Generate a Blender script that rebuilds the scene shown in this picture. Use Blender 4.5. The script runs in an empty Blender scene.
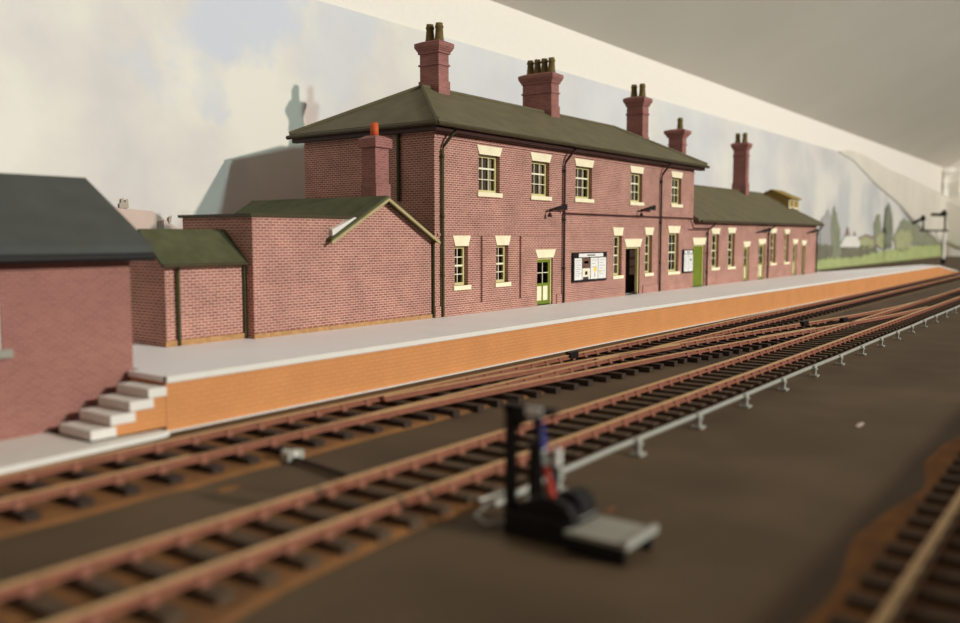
import bpy, bmesh, math, random
from mathutils import Vector, Matrix, noise
random.seed(7)
sc = bpy.context.scene
COL = sc.collection

# ------------------------------------------------------------------ camera, light, exposure
F = 866.0; TH = math.radians(36.7); PT = math.atan(75.5 / F); CH = 4.2
fw = Vector((math.cos(TH) * math.cos(PT), math.sin(TH) * math.cos(PT), -math.sin(PT)))
rt = Vector((math.sin(TH), -math.cos(TH), 0)); up = rt.cross(fw).normalized()
CP = Vector((0, 0, CH))
cd = bpy.data.cameras.new('camera'); cam = bpy.data.objects.new('camera', cd); COL.objects.link(cam)
cam.matrix_world = Matrix.Translation(CP) @ Matrix((rt, up, -fw)).transposed().to_4x4()
cd.sensor_width = 36; cd.lens = F / 960 * 36; cd.clip_start = 0.05; cd.clip_end = 2000
cd.dof.use_dof = True; cd.dof.focus_distance = 34; cd.dof.aperture_fstop = cd.lens / 1000 / 0.21
sc.camera = cam
W = bpy.data.worlds.new('room_light'); sc.world = W; W.use_nodes = True
W.node_tree.nodes['Background'].inputs[0].default_value = (1.0, .96, .9, 1)
W.node_tree.nodes['Background'].inputs[1].default_value = 0.18
def lamp(name, loc, power, color, radius):
    l = bpy.data.lights.new(name, 'POINT'); l.energy = power; l.color = color; l.shadow_soft_size = radius
    o = bpy.data.objects.new(name, l); COL.objects.link(o); o.location = loc; return o
LA = Vector((75, -212, 82))
LB = Vector((45, -212, 80))
lamp('warm_room_lamp', LA, 1660000, (1.0, .86, .77), 2.6)
lamp('cool_room_lamp', LB, 740000, (.70, 1.0, .97), 5.5)
sc.view_settings.view_transform = 'Standard'; sc.view_settings.look = 'None'
sc.view_settings.exposure = 0.0; sc.view_settings.gamma = 1.0
sc.view_settings.use_curve_mapping = False

def ray(u, v): return fw + rt * (u - 480) / F - up * (v - 311.5) / F
def atY(u, v, y): d = ray(u, v); return CP + d * (y / d.y)
def atX(u, v, x): d = ray(u, v); return CP + d * (x / d.x)
def atZ(u, v, z): d = ray(u, v); return CP + d * ((z - CH) / d.z)

# ------------------------------------------------------------------ materials
def lin(c):
    c = [x / 255 for x in c]
    return tuple([(x / 12.92 if x <= .04045 else ((x + .055) / 1.055) ** 2.4) for x in c] + [1])
def mat(name, c, rough=.8, var=.12, scale=3.0, metal=0.0, bump=0.0, c2=None, spec=.3, detail=4):
    m = bpy.data.materials.new(name); m.use_nodes = True; nt = m.node_tree; b = nt.nodes['Principled BSDF']
    b.inputs['Roughness'].default_value = rough; b.inputs['Metallic'].default_value = metal
    b.inputs['Specular IOR Level'].default_value = spec
    tc = nt.nodes.new('ShaderNodeTexCoord'); n = nt.nodes.new('ShaderNodeTexNoise')
    n.inputs['Scale'].default_value = scale; n.inputs['Detail'].default_value = detail
    nt.links.new(tc.outputs['Object'], n.inputs['Vector'])
    r = nt.nodes.new('ShaderNodeMapRange'); r.inputs['From Min'].default_value = .3; r.inputs['From Max'].default_value = .7
    nt.links.new(n.outputs['Fac'], r.inputs['Value'])
    mx = nt.nodes.new('ShaderNodeMix'); mx.data_type = 'RGBA'
    a = lin(c)
    if c2: lo, hi = a, lin(c2)
    else: lo = tuple([x * (1 - var) for x in a[:3]] + [1]); hi = tuple([min(1, x * (1 + var)) for x in a[:3]] + [1])
    mx.inputs[6].default_value = lo; mx.inputs[7].default_value = hi
    nt.links.new(r.outputs[0], mx.inputs[0]); nt.links.new(mx.outputs[2], b.inputs['Base Color'])
    if bump:
        bp = nt.nodes.new('ShaderNodeBump'); bp.inputs['Strength'].default_value = bump; bp.inputs['Distance'].default_value = .03
        nt.links.new(n.outputs['Fac'], bp.inputs['Height']); nt.links.new(bp.outputs[0], b.inputs['Normal'])
    return m
def brick(name, c1, c2, mortar, w=.23, h=.083, ms=.013, big=.15, bump=.3, rough=.75):
    m = bpy.data.materials.new(name); m.use_nodes = True; nt = m.node_tree; b = nt.nodes['Principled BSDF']
    b.inputs['Roughness'].default_value = rough; b.inputs['Specular IOR Level'].default_value = .3
    uv = nt.nodes.new('ShaderNodeUVMap'); uv.uv_map = 'UVMap'
    t = nt.nodes.new('ShaderNodeTexBrick'); nt.links.new(uv.outputs[0], t.inputs['Vector'])
    t.inputs['Color1'].default_value = lin(c1); t.inputs['Color2'].default_value = lin(c2); t.inputs['Mortar'].default_value = lin(mortar)
    t.inputs['Scale'].default_value = 1; t.inputs['Mortar Size'].default_value = ms; t.inputs['Mortar Smooth'].default_value = .2
    t.inputs['Brick Width'].default_value = w; t.inputs['Row Height'].default_value = h; t.inputs['Bias'].default_value = -.1
    n = nt.nodes.new('ShaderNodeTexNoise'); n.inputs['Scale'].default_value = .9; n.inputs['Detail'].default_value = 5
    nt.links.new(uv.outputs[0], n.inputs['Vector'])
    r = nt.nodes.new('ShaderNodeMapRange'); r.inputs['From Min'].default_value = .3; r.inputs['From Max'].default_value = .7
    r.inputs['To Min'].default_value = 1 - big; r.inputs['To Max'].default_value = 1 + big
    nt.links.new(n.outputs['Fac'], r.inputs['Value'])
    v = nt.nodes.new('ShaderNodeVectorMath'); v.operation = 'SCALE'
    nt.links.new(t.outputs['Color'], v.inputs[0]); nt.links.new(r.outputs[0], v.inputs['Scale'])
    nt.links.new(v.outputs[0], b.inputs['Base Color'])
    bp = nt.nodes.new('ShaderNodeBump'); bp.inputs['Strength'].default_value = bump; bp.inputs['Distance'].default_value = .01; bp.invert = True
    nt.links.new(t.outputs['Fac'], bp.inputs['Height']); nt.links.new(bp.outputs[0], b.inputs['Normal'])
    return m
M = {}
M['brick'] = brick('station_brick', (162, 102, 92), (136, 80, 74), (206, 172, 154))
M['brick_hut'] = brick('hut_brick', (150, 98, 88), (134, 84, 78), (170, 122, 110), w=.2, h=.07, ms=.012, big=.06)
M['brick_stack'] = brick('chimney_brick', (152, 98, 92), (130, 82, 78), (170, 124, 114), ms=.01)
M['brick_orange'] = brick('orange_platform_brick', (212, 146, 92), (209, 142, 87), (204, 137, 82), w=.3, h=.11, ms=.018, big=.05, bump=.5)
M['slate'] = mat('olive_slate', (104, 96, 72), .75, .14, 1.2, bump=.15)
M['slate_hut'] = mat('grey_slate', (74, 76, 73), .7, .1, 1.5, bump=.15)
M['slate_moss'] = mat('mossy_roof_felt', (82, 82, 56), .85, .2, 2.0, bump=.2)
M['gutter'] = mat('brown_gutter', (66, 56, 34), .5, .15)
M['pipe'] = mat('dark_brown_pipe', (58, 30, 26), .5, .15)
M['pipe_green'] = mat('olive_pipe', (62, 62, 32), .5, .15)
M['cream'] = mat('cream_stone', (246, 234, 200), .8, .06)
M['frame'] = mat('olive_cream_paint', (218, 208, 148), .6, .06)
M['bars'] = mat('pale_cream_paint', (244, 238, 210), .6, .05)
M['green'] = mat('green_door_paint', (112, 128, 36), .6, .08)
M['olive'] = mat('olive_door_paint', (140, 138, 70), .6, .08)
M['black'] = mat('black_paint', (22, 18, 18), .5, .2)
M['room_shade'] = mat('dark_interior', (84, 68, 56), .9, .2)  # dark tone stands in for the shade inside the rooms
M['pot'] = mat('sooty_clay_pot', (112, 94, 52), .8, .2, 6)
M['pot_orange'] = mat('orange_clay_pot', (206, 92, 44), .7, .1)
M['white'] = mat('white_paint', (228, 222, 214), .7, .03)
M['deck'] = mat('pale_grey_platform_paint', (246, 242, 242), .55, .03, .5, spec=.35)
M['rust'] = mat('rust_red_rail', (146, 92, 72), .7, .15, 4)
M['railtop'] = mat('worn_rail_head', (206, 168, 118), .4, .12, 4, metal=.2)
M['sleeper'] = mat('dark_wood_sleeper', (58, 44, 36), .8, .3, 5, bump=.3)
M['sleeper_brown'] = mat('weathered_brown_sleeper', (84, 66, 50), .8, .25, 5, bump=.3)
M['rail_tan'] = mat('tan_rail', (150, 124, 92), .6, .15, 4)
M['ballast'] = mat('orange_brown_ballast', (146, 98, 54), .95, .25, 1.2, bump=.5, c2=(108, 74, 46), detail=8)
M['board'] = mat('brown_board', (98, 78, 56), .75, .12, .3, c2=(74, 57, 40), detail=8, bump=.1)
M['metal'] = mat('pale_grey_metal', (176, 174, 164), .45, .08, 6, metal=.3)
M['wall'] = mat('room_wall_paint', (238, 231, 221), .9, .02)
M['ceil'] = mat('ceiling_paint', (236, 230, 218), .95, .03, .1)
M['sheet'] = mat('dull_sheet_back', (222, 215, 202), .5, .06, .15)
M['plastic'] = mat('crumpled_white_plastic', (250, 246, 238), .35, .03, spec=.6)
M['paper'] = mat('white_paper', (232, 230, 226), .7, .02)
M['ochre'] = mat('ochre_vent_paint', (156, 128, 66), .7, .1)
M['blue'] = mat('blue_lever_paint', (34, 40, 120), .4, .05)
M['red'] = mat('red_lever_paint', (190, 62, 48), .4, .05)
M['plate'] = mat('grey_footplate', (150, 146, 134), .6, .08)
M['curtain'] = mat('pale_curtain', (214, 206, 188), .9, .05)
def flat(name, c, rough=.8): M[name] = mat(name, c, rough, .16 if name in ('p_tree', 'p_pop', 'p_hedge', 'p_bush', 'p_grass') else .05, .6, detail=8)
def glass():
    m = bpy.data.materials.new('window_glass'); m.use_nodes = True; nt = m.node_tree; nt.nodes.clear()
    o = nt.nodes.new('ShaderNodeOutputMaterial'); t = nt.nodes.new('ShaderNodeBsdfTransparent'); g = nt.nodes.new('ShaderNodeBsdfGlossy')
    t.inputs[0].default_value = (.86, .84, .8, 1); g.inputs['Roughness'].default_value = .08
    x = nt.nodes.new('ShaderNodeMixShader'); x.inputs[0].default_value = .07
    nt.links.new(t.outputs[0], x.inputs[1]); nt.links.new(g.outputs[0], x.inputs[2]); nt.links.new(x.outputs[0], o.inputs[0])
    return m
M['glass'] = glass()
M['pane_tone'] = mat('pane_tone_sheet', (104, 90, 80), .9, .1)  # dull tone of the sheet added behind the upper panes
M['panel'] = mat('dark_blocker_panel', (70, 52, 42), .8, .15)  # dark so the added left wall bounces little light
M['verge'] = mat('weathered_verge_board', (176, 162, 118), .8, .1)
M['base_course'] = mat('yellowed_base_course', (178, 136, 92), .85, .2, 6)

# ------------------------------------------------------------------ mesh helpers
class MB:
    def __init__(s): s.v = []; s.f = []; s.m = []; s.mats = []; s.sm = []
    def mi(s, m):
        if m not in s.mats: s.mats.append(m)
        return s.mats.index(m)
    def add(s, vs, fs, m, smooth=False):
        o = len(s.v); s.v += [tuple(v) for v in vs]; k = s.mi(m)
        for f in fs: s.f.append([i + o for i in f]); s.m.append(k); s.sm.append(smooth)
        return s
    def box(s, x0, x1, y0, y1, z0, z1, m):
        v = [(x, y, z) for x in (x0, x1) for y in (y0, y1) for z in (z0, z1)]
        return s.add(v, [(0, 1, 3, 2), (4, 6, 7, 5), (0, 4, 5, 1), (2, 3, 7, 6), (0, 2, 6, 4), (1, 5, 7, 3)], m)
    def poly(s, pts, m): return s.add(pts, [tuple(range(len(pts)))], m)
    def ext(s, pts, ax, a, b, m):      # pts 2-D in the plane normal to ax
        def P(p, t):
            return (t, p[0], p[1]) if ax == 0 else (p[0], t, p[1]) if ax == 1 else (p[0], p[1], t)
        n = len(pts); v = [P(p, a) for p in pts] + [P(p, b) for p in pts]
        f = [tuple(range(n)), tuple(range(2 * n - 1, n - 1, -1))] + [(i, (i + 1) % n, n + (i + 1) % n, n + i) for i in range(n)]
        return s.add(v, f, m)
    def hexa(s, b, t, m):              # bottom 4, top 4
        return s.add(list(b) + list(t), [(3, 2, 1, 0), (4, 5, 6, 7), (0, 1, 5, 4), (1, 2, 6, 5), (2, 3, 7, 6), (3, 0, 4, 7)], m)
    def tube(s, pts, r, m, n=8, close=True):
        pts = [Vector(p) for p in pts]; vs = []; N = len(pts)
        for i, p in enumerate(pts):
            d = (pts[min(i + 1, N - 1)] - pts[max(i - 1, 0)]).normalized()
            a = d.cross(Vector((0, 0, 1)));
            if a.length < .05: a = d.cross(Vector((1, 0, 0)))
            a.normalize(); b = d.cross(a)
            rr = r[i] if isinstance(r, (list, tuple)) else r
            for k in range(n): t = 2 * math.pi * k / n; vs.append(p + a * math.cos(t) * rr + b * math.sin(t) * rr)
        fs = [(i * n + k, i * n + (k + 1) % n, (i + 1) * n + (k + 1) % n, (i + 1) * n + k) for i in range(N - 1) for k in range(n)]
        s.add(vs, fs, m, True)
        if close: s.add(vs[:n], [tuple(range(n))], m); s.add(vs[-n:], [tuple(range(n))], m)
        return s
    def lathe(s, c, prof, m, n=14):
        vs = []; c = Vector(c)
        for r, z in prof:
            for k in range(n): t = 2 * math.pi * k / n; vs.append(c + Vector((math.cos(t) * r, math.sin(t) * r, z)))
        fs = [(i * n + k, i * n + (k + 1) % n, (i + 1) * n + (k + 1) % n, (i + 1) * n + k) for i in range(len(prof) - 1) for k in range(n)]
        fs += [tuple(range(n - 1, -1, -1)), tuple(range((len(prof) - 1) * n, len(prof) * n))]
        return s.add(vs, fs, m, True)
    def build(s, name, parent=None, origin=None, bevel=0):
        o0 = Vector(origin) if origin else (Vector(parent['_o']) if parent and '_o' in parent else Vector((0, 0, 0)))
        me = bpy.data.meshes.new(name); me.from_pydata([tuple(Vector(v) - o0) for v in s.v], [], s.f)
        for m in s.mats: me.materials.append(M[m])
        for p, k, q in zip(me.polygons, s.m, s.sm): p.material_index = k; p.use_smooth = q
        bm = bmesh.new(); bm.from_mesh(me); bmesh.ops.recalc_face_normals(bm, faces=bm.faces)
        uv = bm.loops.layers.uv.new('UVMap')
        for f in bm.faces:
            n = f.normal; ax = max(range(3), key=lambda i: abs(n[i]))
            for l in f.loops:
                p = l.vert.co + o0
                l[uv].uv = (p.y, p.z) if ax == 0 else (p.x, p.z) if ax == 1 else (p.x, p.y)
        bm.to_mesh(me); bm.free()
        o = bpy.data.objects.new(name, me); COL.objects.link(o)
        if parent:
            o.parent = parent; o['_o'] = tuple(o0)
            if origin: o.location = o0 - Vector(parent['_o'])
        else:
            o.location = o0; o['_o'] = tuple(o0)
        if bevel:
            b = o.modifiers.new('bevel', 'BEVEL'); b.width = bevel; b.segments = 2; b.limit_method = 'ANGLE'
        return o
def tag(o, label, cat, group=None, kind=None):
    o['label'] = label; o['category'] = cat
    if group: o['group'] = group
    if kind: o['kind'] = kind
    return o
def thing(name, loc, label, cat, group=None):
    o = bpy.data.objects.new(name, None); COL.objects.link(o); o.location = loc; o['_o'] = tuple(loc)
    return tag(o, label, cat, group)
def struct(o): o['kind'] = 'structure'; return o
def copy_tree(o, parent=None, kids=None):
    c = o.copy(); COL.objects.link(c)
    if parent: c.parent = parent
    for ch in list(o.children): copy_tree(ch, c)
    return c

B = 1.2          # platform height
YF = 20.3        # station frontage plane

# ------------------------------------------------------------------ setting
struct(MB().box(-40, 203, -2.2, 31.3, -.8, 0, 'board').build('floor_baseboard'))
struct(MB().box(-40, 203, 31.3, 31.6, -.8, 18.4, 'wall').build('wall_back'))
SL = math.tan(math.radians(27))
def cz(y): return 18.25 + (31.3 - y) * SL
struct(MB().add([(-40, 31.6, cz(31.6)), (203, 31.6, cz(31.6)), (203, -14, cz(-14)), (-40, -14, cz(-14)),
                 (-40, 31.6, cz(31.6) + .5), (203, 31.6, cz(31.6) + .5), (203, -14, cz(-14) + .5), (-40, -14, cz(-14) + .5)],
                [(0, 1, 2, 3), (4, 5, 6, 7), (0, 1, 5, 4), (1, 2, 6, 5), (2, 3, 7, 6), (3, 0, 4, 7)], 'ceil').build('ceiling'))
struct(MB().ext([(-14, -.8), (31.6, -.8), (31.6, 18.3), (-14, cz(-14))], 0, -41.2, -40.6, 'panel').build('wall_left_blocker'))  # unseen end wall, added to cut the light on left-facing sides
struct(MB().ext([(-14, -.8), (31.6, -.8), (31.6, 18.3), (-14, cz(-14))], 0, 203, 203.6, 'wall').build('wall_right'))
# unseen raised front board, added and sized to shade the near edge of the board
struct(MB().box(-40, 203, -2.6, -2.2, -.8, 2.0, 'board').build('trim_shade_board'))

# ------------------------------------------------------------------ backdrop (a printed sheet)
def sky_mat():
    m = bpy.data.materials.new('printed_sky'); m.use_nodes = True; nt = m.node_tree; b = nt.nodes['Principled BSDF']
    b.inputs['Roughness'].default_value = .5; b.inputs['Specular IOR Level'].default_value = .25
    L = nt.links.new
    tc = nt.nodes.new('ShaderNodeTexCoord')
    n = nt.nodes.new('ShaderNodeTexNoise'); n.inputs['Scale'].default_value = .16; n.inputs['Detail'].default_value = 7; n.inputs['Roughness'].default_value = .55
    L(tc.outputs['Object'], n.inputs['Vector'])
    nd = nt.nodes.new('ShaderNodeTexNoise'); nd.inputs['Scale'].default_value = .35; nd.inputs['Detail'].default_value = 9
    L(tc.outputs['Object'], nd.inputs['Vector'])
    sub = nt.nodes.new('ShaderNodeVectorMath'); sub.operation = 'SUBTRACT'; sub.inputs[1].default_value = (.5, .5, .5); L(nd.outputs['Color'], sub.inputs[0])
    scl = nt.nodes.new('ShaderNodeVectorMath'); scl.operation = 'SCALE'; scl.inputs['Scale'].default_value = 6.5; L(sub.outputs[0], scl.inputs[0])
    wp = nt.nodes.new('ShaderNodeVectorMath'); wp.operation = 'ADD'; L(tc.outputs['Object'], wp.inputs[0]); L(scl.outputs[0], wp.inputs[1])
    # cloud tone
    r = nt.nodes.new('ShaderNodeMapRange'); r.inputs['From Min'].default_value = .36; r.inputs['From Max'].default_value = .62; L(n.outputs['Fac'], r.inputs['Value'])
    mx = nt.nodes.new('ShaderNodeMix'); mx.data_type = 'RGBA'; mx.inputs[6].default_value = lin((212, 207, 205)); mx.inputs[7].default_value = lin((232, 228, 218)); L(r.outputs[0], mx.inputs[0])
    prev = None
    for (u, v, rad, st) in [(222, 15, 1.9, .9), (245, 38, 1.5, .85), (258, 0, 2.2, .9), (205, 95, 1.2, .55), (142, 66, 1.2, .45), (222, 115, .8, .5), (200, 60, .9, .4), (332, 66, 2.4, .4), (345, 10, 2.4, .5), (470, 75, 4.5, .42), (530, 95, 5.5, .45), (610, 112, 6.5, .45), (690, 135, 7, .4), (760, 160, 8, .3)]:
        p = atY(u, v, 31) - Vector((60, 31, 0))
        d = nt.nodes.new('ShaderNodeVectorMath'); d.operation = 'DISTANCE'; L(wp.outputs[0], d.inputs[0]); d.inputs[1].default_value = tuple(p)
        q = nt.nodes.new('ShaderNodeMapRange'); q.interpolation_type = 'SMOOTHSTEP'
        q.inputs['From Min'].default_value = rad * .45; q.inputs['From Max'].default_value = rad * 1.45; q.inputs['To Min'].default_value = st; q.inputs['To Max'].default_value = 0
        L(d.outputs['Value'], q.inputs['Value'])
        if prev is None: prev = q.outputs[0]
        else:
            a = nt.nodes.new('ShaderNodeMath'); a.operation = 'MAXIMUM'; L(prev, a.inputs[0]); L(q.outputs[0], a.inputs[1]); prev = a.outputs[0]
    m2 = nt.nodes.new('ShaderNodeMix'); m2.data_type = 'RGBA'; L(prev, m2.inputs[0]); L(mx.outputs[2], m2.inputs[6]); m2.inputs[7].default_value = lin((204, 209, 223))
    # far right of the print is greyer
    sx = nt.nodes.new('ShaderNodeSeparateXYZ'); L(tc.outputs['Object'], sx.inputs[0])
    g = nt.nodes.new('ShaderNodeMapRange'); g.inputs['From Min'].default_value = 10; g.inputs['From Max'].default_value = 70; g.inputs['To Max'].default_value = .75; L(sx.outputs['X'], g.inputs['Value'])
    n3 = nt.nodes.new('ShaderNodeTexNoise'); n3.inputs['Scale'].default_value = .12; L(tc.outputs['Object'], n3.inputs['Vector'])
    r3 = nt.nodes.new('ShaderNodeMapRange'); r3.inputs['From Min'].default_value = .4; r3.inputs['From Max'].default_value = .6; L(n3.outputs['Fac'], r3.inputs['Value'])
    mg = nt.nodes.new('ShaderNodeMix'); mg.data_type = 'RGBA'; mg.inputs[6].default_value = lin((186, 188, 192)); mg.inputs[7].default_value = lin((222, 218, 212)); L(r3.outputs[0], mg.inputs[0])
    m3 = nt.nodes.new('ShaderNodeMix'); m3.data_type = 'RGBA'; L(g.outputs[0], m3.inputs[0]); L(m2.outputs[2], m3.inputs[6]); L(mg.outputs[2], m3.inputs[7])
    L(m3.outputs[2], b.inputs['Base Color'])
    return m
M['sky'] = sky_mat()
for k, c in dict(p_grass=(176, 186, 128), p_tree=(144, 146, 124), p_pop=(126, 130, 112), p_hedge=(122, 120, 102), p_town=(172, 170, 168), p_wall=(232, 228, 220),
                 p_bush=(172, 174, 134), p_roof=(206, 184, 172), p_stack=(176, 164, 150), p_dark=(80, 84, 74), p_brown=(150, 128, 118)).items(): flat(k, c)
back = thing('backdrop', (60, 31, 0), 'tall printed paper sky backdrop with pale clouds behind the station', 'backdrop')
FOLD = [(838, 151), (850, 150), (862, 154), (875, 161), (890, 170), (905, 176), (920, 183), (940, 193)]
FP = [(-40, 15.2), (122, 15.2)] + [(p.x, p.z - .15) for p in (atY(u, v + 1.5, 31) for u, v in FOLD[1:])] + [(240, 5)]
def top_z(x):
    for (a, za), (b_, zb_) in zip(FP, FP[1:]):
        if a <= x <= b_: return za + (zb_ - za) * (x - a) / (b_ - a)
    return 15.2
mb = MB(); NX = 170; xs = [-40 + i * 240.4 / NX for i in range(NX + 1)]
def bend(x):
    if x < 108: return 31.0
    t = x - 108
    return 31.0 - .05 * (1 - math.cos(t * .33)) * min(1, t / 12) * (1 if x < 150 else .6)
vs = []
for x in xs:
    for z in (0.0, .33, .66, 1.0): vs.append((x, bend(x), z * top_z(x)))
fs = [(i * 4 + k, (i + 1) * 4 + k, (i + 1) * 4 + k + 1, i * 4 + k + 1) for i in range(NX) for k in range(3)]
mb.add(vs, fs, 'sky', True); mb.build('printed_sky', back)
def printed(name, pts, m, layer=1):
    b = MB(); P = [atY(min(u, 942), v, 30.88 - .022 * layer) for u, v in pts]
    if any(k in name for k in ('tree', 'hedge', 'bush', 'poplar', 'spire')):      # ragged leafy outline
        r = random.Random(len(name) + int(pts[0][0])); Q = []
        for i, p in enumerate(P):
            q = P[(i + 1) % len(P)]; n = max(1, int((q - p).length / .45))
            for k in range(n): Q.append(p.lerp(q, k / n) + Vector((r.uniform(-.35, .35), 0, r.uniform(-.28, .28))))
        P = Q
    b.poly(P, m); return b.build(name, back)
def blob(cx, cy, rx, ry, n=22, j=.18, seed=0, flat_bottom=False):
    r = random.Random(seed); out = []
    for k in range(n):
        t = 2 * math.pi * k / n; q = 1 + r.uniform(-j, j)
        y = cy + math.sin(t) * ry * q
        out.append((cx + math.cos(t) * rx * q, min(y, cy + ry * .6) if flat_bottom else y))
    return out
printed('printed_field', [(812, 258), (850, 256), (905, 247), (950, 243), (1010, 240), (1010, 275), (812, 275)], 'p_grass', 0)
printed('printed_hedge', [(806, 246), (815, 243), (833, 246), (836, 243), (857, 247), (876, 246), (878, 252), (862, 256), (832, 258), (806, 261)], 'p_hedge', 2)
printed('printed_tower', [(820, 246), (820, 226), (823, 217), (826, 214), (828, 209), (830, 214), (836, 216), (838, 246)], 'p_town', 1)
printed('printed_spire', [(833, 257), (831, 224), (833, 213), (835, 207), (837, 214), (840, 228), (841, 257)], 'p_tree', 3)
printed('printed_rooftops', [(841, 244), (846, 235), (848, 226), (850, 235), (853, 238), (855, 231), (857, 238), (866, 234), (872, 236), (880, 238), (886, 247), (860, 248)], 'p_brown', 1)
printed('printed_house', [(840, 247), (843, 240), (846, 236), (857, 236), (860, 242), (860, 247)], 'p_wall', 3)
printed('printed_bush', blob(866, 243, 9, 6, seed=3), 'p_bush', 2)
printed('printed_bush', blob(884, 241, 8, 7, seed=4), 'p_bush', 3)
printed('printed_poplar', [(875, 246), (874, 228), (877, 216), (880, 214), (881, 228), (881, 246)], 'p_tree', 2)
printed('printed_poplar', [(885, 248), (884, 232), (886, 212), (889, 202), (892, 212), (893, 232), (892, 248)], 'p_pop', 4)
printed('printed_tree', blob(911, 235, 15, 17, seed=5, flat_bottom=True), 'p_tree', 3)
printed('printed_tree', blob(930, 238, 16, 11, seed=6, flat_bottom=True), 'p_tree', 4)
printed('printed_tree', blob(903, 240, 9, 11, seed=9), 'p_bush', 5)
b = MB(); b.poly([atY(u, v, 30.93) for u, v in [(112, 206), (119, 208), (152, 211), (176, 227), (186, 240), (186, 300), (60, 300), (60, 222)]], 'p_roof'); b.build('printed_house_roof', back)
b = MB(); b.poly([atY(u, v, 30.9) for u, v in [(119.5, 208), (119.5, 203), (121, 202.5), (121.5, 198), (123.5, 198), (124, 202), (125.5, 202), (126, 199), (128, 199), (128.5, 203), (129, 208)]], 'p_stack'); b.build('printed_chimney', back)
b = MB(); b.poly([atY(u, v, 30.88) for u, v in [(158, 221), (164, 220), (164, 236), (158, 236)]], 'p_brown'); b.build('printed_chimney', back)
b = MB(); b.poly([atY(u, v, 30.88) for u, v in [(169, 217), (172, 215), (171, 223), (169, 223)]], 'p_stack'); b.build('printed_chimney', back)

# drooping reverse of the sheet at the far end
top = [(838, 151), (850, 150), (862, 154), (875, 161), (890, 170), (905, 176), (920, 183), (940, 193), (955, 200), (965, 204), (975, 208)]
bot = [(840, 153), (853, 160), (864, 172), (877, 186), (890, 197), (900, 206), (912, 220), (924, 231), (936, 239), (955, 249), (975, 254)]
mb = MB(); vs = []; K = 8
def lerp_px(a, t):
    i = min(int(t), len(a) - 2); f = t - i
    return (a[i][0] * (1 - f) + a[i + 1][0] * f, a[i][1] * (1 - f) + a[i + 1][1] * f)
NS = 40
for i in range(NS + 1):
    t = i / NS * 10; p = lerp_px(top, t); q = lerp_px(bot, t)
    for k in range(K + 1):
        s = k / K; u = p[0] * (1 - s) + q[0] * s; v = p[1] * (1 - s) + q[1] * s
        y = bend(atY(u, v, 31).x) - .05 - .02 * abs(noise.noise(Vector((i * .35, k * .9, 2))))
        y = y + (min(y, 30.72) - y) * min(1, max(0, (u - 898) / 12))
        P = atY(u, v, y)
        if P.x > 200: P = atX(u, v, 200 - .6 * (1 - s))
        vs.append(tuple(P))
fs = [(i * (K + 1) + k, (i + 1) * (K + 1) + k, (i + 1) * (K + 1) + k + 1, i * (K + 1) + k + 1) for i in range(NS) for k in range(K)]
mb.add(vs, fs, 'sheet', True); o = mb.build('drooping_sheet')
tag(o, 'dull grey sheet drooping forward from the far right end of the sky backdrop', 'sheet')
so = o.modifiers.new('s', 'SOLIDIFY'); so.thickness = .05
# crumpled white plastic against the far wall
mb = MB(); vs = []
for i in range(31):
    for k in range(13):
        y = 31.0 - i * 1.0; z = 9.5 + k * .72
        x = 201.3 + 1.0 * noise.noise(Vector((i * .5, k * .6, 5))) + .4 * noise.noise(Vector((i * 1.4, k * 1.3, 1)))
        vs.append((x, y, z + .5 * noise.noise(Vector((i * .3, 0, 8)))))
fs = [(i * 13 + k, (i + 1) * 13 + k, (i + 1) * 13 + k + 1, i * 13 + k + 1) for i in range(30) for k in range(12)]
mb.add(vs, fs, 'plastic', False); o = mb.build('plastic_dust_sheet')
tag(o, 'bright crumpled white plastic sheet hanging on the far end wall', 'dust sheet')
so = o.modifiers.new('s', 'SOLIDIFY'); so.thickness = .04

# ------------------------------------------------------------------ platform and steps
plat = thing('station_platform', (50, 20, 0), 'long station platform with orange brick face and pale grey top before the station', 'platform')
PFR = [(10.66, 16.3), (30, 16.28), (53, 15.85), (75, 15.5), (99, 15.35)]
ramp_end = (116, 16.0)
top_poly = PFR + [(101, 17.2), (76, 20.4), (74, 28.4), (10.95, 28.4), (10.95, 17.75), (10.66, 17.75)]
mb = MB(); mb.ext([(x, y) for x, y in top_poly], 2, 1.08, 1.2, 'deck')
mb.add([(99, 15.35, 1.08), (101, 17.2, 1.08), (116, 17.4, -.02), (116, 16.0, -.02), (99, 15.35, 1.2), (101, 17.2, 1.2), (116, 17.4, .1), (116, 16.0, .1)],
       [(0, 1, 2, 3), (4, 5, 6, 7), (0, 1, 5, 4), (1, 2, 6, 5), (2, 3, 7, 6), (3, 0, 4, 7)], 'deck')
mb.build('platform_top', plat)
mb = MB()
pts = PFR + [ramp_end]; vs = []
for x, y in pts[:-1]: vs += [(x, y + .03, 0), (x, y + .03, 1.08), (x, y + .5, 0), (x, y + .5, 1.08)]
n = len(pts) - 1
for i in range(n - 1): a, c = i * 4, i * 4 + 4; mb.add([vs[a], vs[c], vs[c + 1], vs[a + 1]], [(0, 1, 2, 3)], 'brick_orange')
mb.add([(99, 15.38, 0), (99, 15.38, 1.08), (115.5, 16.03, 0)], [(0, 1, 2)], 'brick_orange')
mb.add([(76, 20.3, 0), (76, 20.3, 1.08), (101, 17.15, 1.08), (101, 17.15, 0)], [(0, 1, 2, 3)], 'brick_orange')
mb.add([(10.7, 16.33, 0), (10.7, 16.33, 1.08), (10.7, 17.75, 1.08), (10.7, 17.75, 0)], [(0, 1, 2, 3)], 'brick_orange')
mb.build('brick_face', plat)
mb = MB()
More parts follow.
